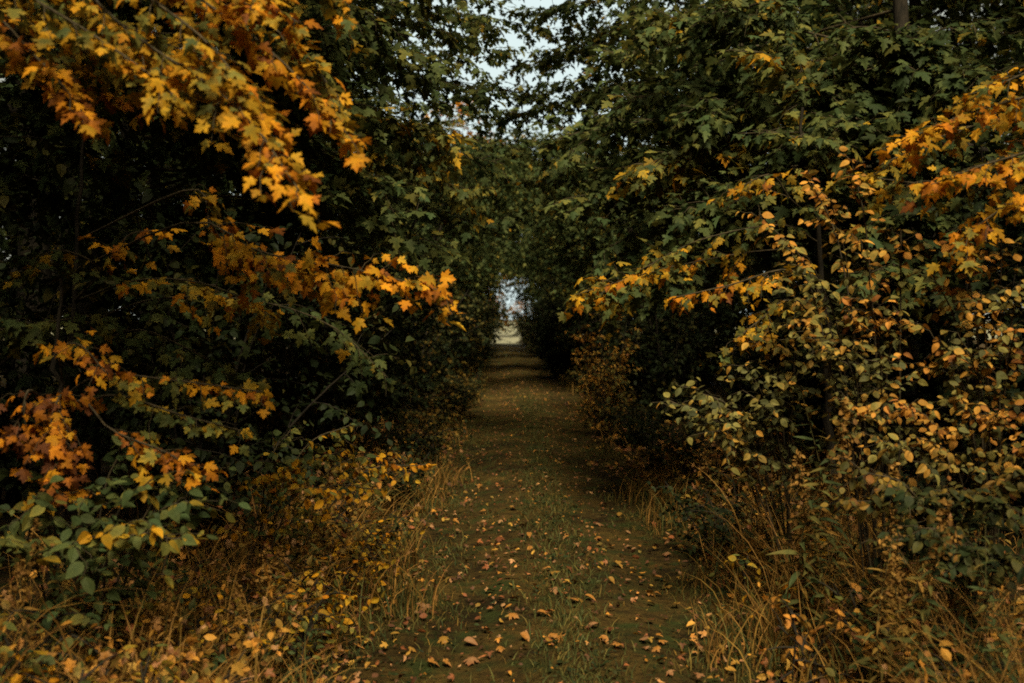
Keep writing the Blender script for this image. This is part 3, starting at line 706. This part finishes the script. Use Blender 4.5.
for k, (px, d, j, s) in enumerate(sorted(spots)):
    x = max((px - 512) / F_PX * d, PATH_X + 1.12 + .1 * (k % 3))
    WD[j].put('%s, %s from the path outward in the right verge' % (wl[j], ORD[k]), x, d, k * 1.7, s, 'weeds in the right verge', z=float(ground_z(np.array(x), np.array(d))))
spots = [(20, 3.4, 2, .8), (60, 3.6, 1, .8), (240, 3.9, 2, .7), (285, 4.2, 1, .7), (335, 4.6, 2, .7), (372, 5.2, 1, .6), (400, 5.8, 2, .7), (415, 6.8, 1, .7), (310, 5.0, 0, .7), (430, 7.8, 1, .7), (385, 6.4, 0, .7), (160, 3.6, 2, .7)]
for k, (px, d, j, s) in enumerate(sorted(spots, reverse=True)):
    x = min((px - 512) / F_PX * d, PATH_X - 1.12 - .1 * (k % 3))
    WD[j].put('%s, %s from the path outward in the left verge' % (wl[j], ORD[k]), x, d, k * 2.1, s, 'weeds in the left verge', z=float(ground_z(np.array(x), np.array(d))))

# ------------------------------------------------------------------ grass, litter
def edge_wave(x, y):
    k = np.where(x > PATH_X, 1.7, 0.0)
    return .16 * np.sin(y * 1.9 + k) + .12 * np.sin(y * 4.3 + 2 * k + 1) + .05 * np.sin(y * 9.1 + k)


def blades(n, xf, yf, lmin, lmax, turn, lay, width, seg=5):
    x, y = xf(n), yf(n)
    x = x + np.sign(x - PATH_X) * (np.abs(x - PATH_X) > .7) * edge_wave(x, y)
    z = surf(x, y)
    a = rng.uniform(0, 2 * math.pi, n); l = rng.uniform(lmin, lmax, n) * rng.uniform(.6, 1, n)
    la = rng.uniform(lay[0], lay[1], n)
    u = np.linspace(0, 1, seg)
    V = np.zeros((n, seg, 2, 3)); w = width * rng.uniform(.6, 1.4, n)
    th = np.clip(la[:, None] * (u[None] ** 1.1) * 1.9 + rng.normal(0, .15, n)[:, None], -.3, 2.3)
    st = (l / (seg - 1))[:, None]
    h = np.concatenate([np.zeros((n, 1)), np.cumsum(np.sin(th[:, :-1]) * st, 1)], 1)
    v = np.concatenate([np.zeros((n, 1)), np.cumsum(np.cos(th[:, :-1]) * st, 1)], 1)
    bend = rng.normal(0, .35, n)[:, None] * u[None] ** 2 * l[:, None]
    cx = x[:, None] + np.cos(a)[:, None] * h - np.sin(a)[:, None] * bend
    cy = y[:, None] + np.sin(a)[:, None] * h + np.cos(a)[:, None] * bend
    cz = np.maximum(z[:, None] + v, z[:, None] + .004) - .01
    b = rng.uniform(0, 6.28, n)
    ww = w[:, None] * (1 - u[None] ** 2 * .92) / 2
    for s, sg in ((0, -1), (1, 1)):
        V[:, :, s, 0] = cx + sg * np.cos(b)[:, None] * ww; V[:, :, s, 1] = cy + sg * np.sin(b)[:, None] * ww; V[:, :, s, 2] = cz
    i = np.arange(seg - 1) * 2
    T = np.concatenate([np.stack([i, i + 1, i + 3], 1), np.stack([i, i + 3, i + 2], 1)])
    T = (T[None] + (np.arange(n) * seg * 2)[:, None, None]).reshape(-1, 3)
    tv = np.repeat(turn(n), seg * 2); rim = np.tile(np.repeat(u, 2), n)
    return V.reshape(-1, 3), T, {'turn': tv, 'rim': rim}


def merge(parts):
    V, T, A, n = [], [], {'turn': [], 'rim': []}, 0
    for v, t, a in parts:
        V.append(v); T.append(t + n); n += len(v)
        for k in A: A[k].append(a[k])
    return np.concatenate(V), np.concatenate(T), {k: np.concatenate(v) for k, v in A.items()}


def verge(side, spread, inner):
    return lambda n: PATH_X + side * (inner + np.abs(rng.normal(0, spread, n)))


def ydist(a, b, p=1.6): return lambda n: a + (b - a) * rng.random(n) ** p


for side, nm in ((-1, 'left'), (1, 'right')):
    inn = 1.0
    parts = [blades(500 if side < 0 else 1300, verge(side, .5, inn + .15), ydist(3, 7), .5, 1.0, lambda n: rng.uniform(.5, .85, n), (.6, 1.25) if side < 0 else (.2, .9), .004, 7),
             blades(2600, verge(side, .75, inn - .12), ydist(2.6, 10), .15, .5, lambda n: rng.uniform(.3, .9, n), (.4, 1.2), .007),
             blades(900, verge(side, .6, inn + .2), ydist(2.6, 7), .4, .95, lambda n: rng.uniform(.45, .9, n), (.65, 1.25), .008, 8),
             blades(1500 if side < 0 else 500, verge(side, .6, inn), ydist(8, 30), .15, .45, lambda n: rng.uniform(.05, .7, n), (.3, .9), .010)]
    V_, T_, A_ = merge(parts)
    tag(link('dry_grass', make_mesh('dry_grass', V_, T_, STRAW, A_)), 'tangled dry ochre grass along the %s verge of the path' % nm, 'dry grass', kind='stuff')
parts = [blades(9000, lambda n: PATH_X + rng.normal(0, .13, n) + .05, ydist(2.6, 20), .03, .11, lambda n: rng.uniform(0, .28, n), (.4, 1.1), .006),
         blades(9000, lambda n: PATH_X - .95 + rng.normal(0, .22, n), ydist(2.6, 16), .03, .12, lambda n: rng.uniform(0, .35, n), (.4, 1.1), .006),
         blades(6000, lambda n: PATH_X + .95 + rng.normal(0, .18, n), ydist(2.6, 16), .03, .12, lambda n: rng.uniform(0, .4, n), (.4, 1.1), .006),
         blades(2500, lambda n: PATH_X + rng.uniform(-1.1, 1.1, n), ydist(2.6, 16), .02, .07, lambda n: rng.uniform(.05, .5, n), (.4, 1.1), .005),
         blades(2500, verge(-1, .7, 1.0), ydist(2.6, 9), .12, .4, lambda n: rng.uniform(0, .3, n), (.3, .9), .009),
         blades(2500, verge(1, .7, 1.0), ydist(2.6, 9), .12, .4, lambda n: rng.uniform(0, .3, n), (.3, .9), .009)]
V_, T_, A_ = merge(parts)
tag(link('grass', make_mesh('grass', V_, T_, STRAW, A_)), 'short green grass down the middle and edges of the earth path', 'grass', kind='stuff')


def scatter(lv, n, x, y, lo, hi, turn, lift=.012, tilt=.3):
    P = np.stack([x, y, surf(x, y) + lift + rng.uniform(0, .01, n)], 1)
    a = rng.uniform(0, 6.28, n)
    lv.add(P, np.stack([np.cos(a), np.sin(a), rng.normal(0, .12, n)], 1), UP + rng.normal(0, tilt, (n, 3)), rng.uniform(lo, hi, n), turn)


lv = Leaves()
n = 2300; y = 2.8 + 28 * rng.random(n) ** 1.3
scatter(lv, n, PATH_X + rng.normal(0, .75, n), y, .016, .044, rng.choice([.15, .5, .72, .85, .95, 1.0], n), .02)
for _ in range(60):
    m = int(rng.integers(10, 34)); yc = 3 + 15 * rng.random() ** 1.4; sgc = rng.choice([-1, 1])
    xc = PATH_X + (sgc * rng.uniform(.75, 1.1) if rng.random() < .85 else rng.normal(0, .5))
    scatter(lv, m, xc + rng.normal(0, .13, m), yc + rng.normal(0, .3, m), .025, .055, rng.choice([.2, .5, .75, .9, 1.0], m), .03, .5)
n = 3000; y = 3 + 20 * rng.random(n) ** 1.4
scatter(lv, n, PATH_X + rng.normal(0, .7, n), y, .010, .026, rng.choice([.5, .9, 1.0, .95, .7], n), .018, .5)
n = 5000; y = 2.6 + 12 * rng.random(n) ** 1.5; sg = rng.choice([-1, 1], n)
scatter(lv, n, PATH_X + sg * (1.0 + np.abs(rng.normal(0, .7, n))), y, .03, .08, rng.uniform(.1, 1, n), .03, .7)
n = 6500; y = 2.6 + 7 * rng.random(n) ** 1.5; sg = rng.choice([-1, 1], n)
x = PATH_X + sg * (1.15 + np.abs(rng.normal(0, .6, n)))
P = np.stack([x, y, surf(x, y) + rng.uniform(.03, .42, n)], 1)     # caught in the tangle of stems
lv.add(P, rng.normal(0, 1, (n, 3)) - UP * .4, rng.normal(0, .6, (n, 3)) + UP * .5 - np.array([0, .4, 0]), rng.uniform(.025, .055, n), np.where(rng.random(n) < .3, rng.uniform(0, .15, n), rng.uniform(.15, .9, n)))
tag(link('leaf_litter', lv.mesh('leaf_litter', T_OVAL_S + T_MAPLE_S, FALLEN, np.zeros(3))), 'small brown and orange leaves littering the path and its verges', 'leaf litter', kind='stuff')

lv = Leaves()
for n, cx, sd, b in ((5200, .05, .16, 15), (4200, -.85, .28, 12), (2600, .95, .2, 12), (2400, 0, .8, 12)):
    y = 2.6 + b * rng.random(n) ** 1.6; x = PATH_X + cx + rng.normal(0, sd, n)
    keep = (np.sin(x * 5.1 + 1.3 * np.sin(y * 2.7)) + np.sin(y * 3.3 + x * 2) + rng.normal(0, .7, n)) > .15
    x, y = x[keep], y[keep]; m = len(x)
    P = np.stack([x, y, surf(x, y) + rng.uniform(.01, .05, m)], 1)
    a = rng.uniform(0, 6.28, m)
    lv.add(P, np.stack([np.cos(a), np.sin(a), rng.uniform(-.3, .6, m)], 1), UP + rng.normal(0, .45, (m, 3)), rng.uniform(.010, .032, m) * rng.uniform(.6, 1.5, m), rng.uniform(0, .26, m))
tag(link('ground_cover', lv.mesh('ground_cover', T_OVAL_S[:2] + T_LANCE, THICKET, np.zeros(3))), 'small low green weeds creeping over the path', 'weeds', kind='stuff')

# larger fallen leaves, each its own
variants = []
for c, nmz in ((.25, 'yellow'), (.48, 'orange'), (.70, 'pale tan'), (.86, 'rust')):
    for tt, sh in ((T_MAPLE[1], 'lobed'), (T_MAPLE[3], 'curled lobed'), (T_OVAL[2], 'oval'), (T_OVAL[3], 'curled oval')):
        L_ = Leaves(); L_.add(np.array([[0, -.6, .1]]), np.array([[0, 1., 0]]), np.array([[0, 0, 1.]]), np.ones(1), np.array([c]))
        variants.append((L_.mesh('fallen_leaf', [tt], FALLEN, np.zeros(3)), nmz, sh))
leafpx = [(612, 594), (432, 619), (430, 674), (444, 672), (543, 629), (508, 588), (490, 600), (554, 605), (594, 640), (612, 643), (577, 643), (650, 660), (663, 678), (420, 600), (424, 616),
          (443, 647), (478, 626), (552, 573), (599, 547), (580, 550), (598, 531), (600, 548), (568, 549), (513, 517), (538, 513), (522, 524), (484, 517), (457, 536), (466, 566), (540, 543), (524, 535),
          (552, 585), (580, 580), (601, 575), (612, 553), (645, 586), (649, 602), (652, 610), (677, 612), (668, 560), (655, 555), (700, 657), (705, 640), (716, 662), (402, 570), (350, 596), (352, 622), (360, 668),
          (520, 490), (512, 500), (540, 505), (500, 545), (530, 560), (560, 610), (575, 595), (590, 615), (560, 530), (575, 515), (620, 520), (610, 500), (590, 485), (545, 480), (560, 465), (525, 470), (500, 475),
          (480, 490), (470, 505), (455, 500), (440, 560), (415, 585), (395, 645), (410, 660), (470, 650), (500, 660), (525, 655), (560, 655), (620, 665), (640, 630), (660, 585), (585, 565), (535, 600), (515, 612)]
for (px, py) in leafpx + [(rng.uniform(420, 680), 440 + 230 * rng.random() ** .8) for _ in range(50)]:
    d = EYE * F_PX / (py - HORIZON); x = (px - 512) / F_PX * d
    me, cn, sh = variants[rng.choice(len(variants), p=np.array([2, 2, 1, 1, 4, 4, 2, 2, 3, 3, 2, 2, 1, 1, 1, 1]) / 32)]
    dx = x - PATH_X
    where = 'left path edge' if dx < -.75 else 'left wheel track' if dx < -.2 else 'grassy middle' if dx < .2 else 'right wheel track' if dx < .75 else 'right path edge'
    dist = 'at the very front' if d < 5 else 'a few steps along' if d < 7 else 'well along' if d < 10 else 'far along'
    o = link('fallen_leaf', me, None, (x, d, float(surf(np.array(x), np.array(d))) + .022))
    o.rotation_euler = (rng.normal(0, .18), rng.normal(0, .18), rng.uniform(0, 6.28)); s = rng.uniform(.04, .072); o.scale = (s, s, s)
    tag(o, '%s %s leaf on the %s, %s' % (cn, sh, where, dist), 'leaf', 'larger leaves fallen on the path')

# ------------------------------------------------------------------ camera, light
cam = bpy.data.cameras.new('camera'); cam.sensor_width = 36; cam.lens = 36 * F_PX / 1024
cam.clip_end = 2000; cam.clip_start = .05
cam.dof.use_dof = True; cam.dof.focus_distance = 6.0; cam.dof.aperture_fstop = 2.2
co = bpy.data.objects.new('camera', cam); COL.objects.link(co)
co.location = (0, 0, EYE); co.rotation_euler = (math.pi / 2 - math.atan((341.5 - HORIZON) / F_PX), 0, 0)
sc.camera = co

SUN_EL, SUN_AZ = 52, 173          # azimuth from +Y clockwise: behind the viewpoint
w = bpy.data.worlds.new('World'); sc.world = w; w.use_nodes = True
nt = w.node_tree; nt.nodes.clear(); N = nt.nodes.new; L = nt.links.new
sky = N('ShaderNodeTexSky'); sky.sky_type = 'NISHITA'; sky.sun_disc = False
sky.sun_elevation = R(SUN_EL); sky.sun_rotation = R(SUN_AZ); sky.dust_density = 1; sky.air_density = 1; sky.ozone_density = 1
# pale cloud over the blue, brightest low down over the open field ahead
tc = N('ShaderNodeTexCoord'); nz = N('ShaderNodeTexNoise'); nz.inputs['Scale'].default_value = 3.5; nz.inputs['Detail'].default_value = 6
L(tc.outputs['Generated'], nz.inputs['Vector'])
cl = N('ShaderNodeValToRGB'); cl.color_ramp.elements[0].position = .15; cl.color_ramp.elements[1].position = .45
L(nz.outputs['Fac'], cl.inputs[0])
dp = N('ShaderNodeVectorMath'); dp.operation = 'DOT_PRODUCT'; dp.inputs[1].default_value = (0, .985, .17)
L(tc.outputs['Generated'], dp.inputs[0])
br = N('ShaderNodeMapRange'); br.inputs['From Min'].default_value = .80; br.inputs['From Max'].default_value = .99
br.inputs['To Min'].default_value = 1.0; br.inputs['To Max'].default_value = 9
L(dp.outputs['Value'], br.inputs['Value'])
ct = N('ShaderNodeMix'); ct.data_type = 'RGBA'; ct.inputs['A'].default_value = (1, .90, .62, 1); ct.inputs['B'].default_value = (.84, 1, .99, 1)
bt = N('ShaderNodeMapRange'); bt.inputs['From Min'].default_value = .80; bt.inputs['From Max'].default_value = .99
L(dp.outputs['Value'], bt.inputs['Value']); L(bt.outputs[0], ct.inputs['Factor'])
cc = N('ShaderNodeVectorMath'); cc.operation = 'SCALE'; L(ct.outputs['Result'], cc.inputs[0]); L(br.outputs[0], cc.inputs['Scale'])
mxw = N('ShaderNodeMix'); mxw.data_type = 'RGBA'
L(cl.outputs[0], mxw.inputs['Factor']); L(sky.outputs[0], mxw.inputs['A']); L(cc.outputs[0], mxw.inputs['B'])
bg = N('ShaderNodeBackground'); bg.inputs['Strength'].default_value = .05
out = N('ShaderNodeOutputWorld')
L(mxw.outputs['Result'], bg.inputs['Color']); L(bg.outputs[0], out.inputs[0])
sl = bpy.data.lights.new('sun', 'SUN'); sl.energy = 4.4; sl.angle = R(25); sl.color = (1, .87, .60)
so = bpy.data.objects.new('sun', sl); COL.objects.link(so)
az = R(SUN_AZ); el = R(SUN_EL)
from mathutils import Vector
dirv = Vector((math.sin(az) * math.cos(el), math.cos(az) * math.cos(el), math.sin(el)))
so.rotation_euler = dirv.to_track_quat('Z', 'Y').to_euler()
so.location = dirv * 30

vs = sc.view_settings; sc.display_settings.display_device = 'sRGB'
vs.view_transform = 'Standard'; vs.look = 'None'; vs.gamma = 1; vs.use_curve_mapping = False; vs.exposure = 1.0
sc.cycles.max_bounces = 6; sc.cycles.diffuse_bounces = 3; sc.cycles.transmission_bounces = 3; sc.cycles.glossy_bounces = 2
sc.cycles.use_denoising = False
sc.cycles.filter_width = 1.8
sc.cycles.sample_clamp_indirect = 4
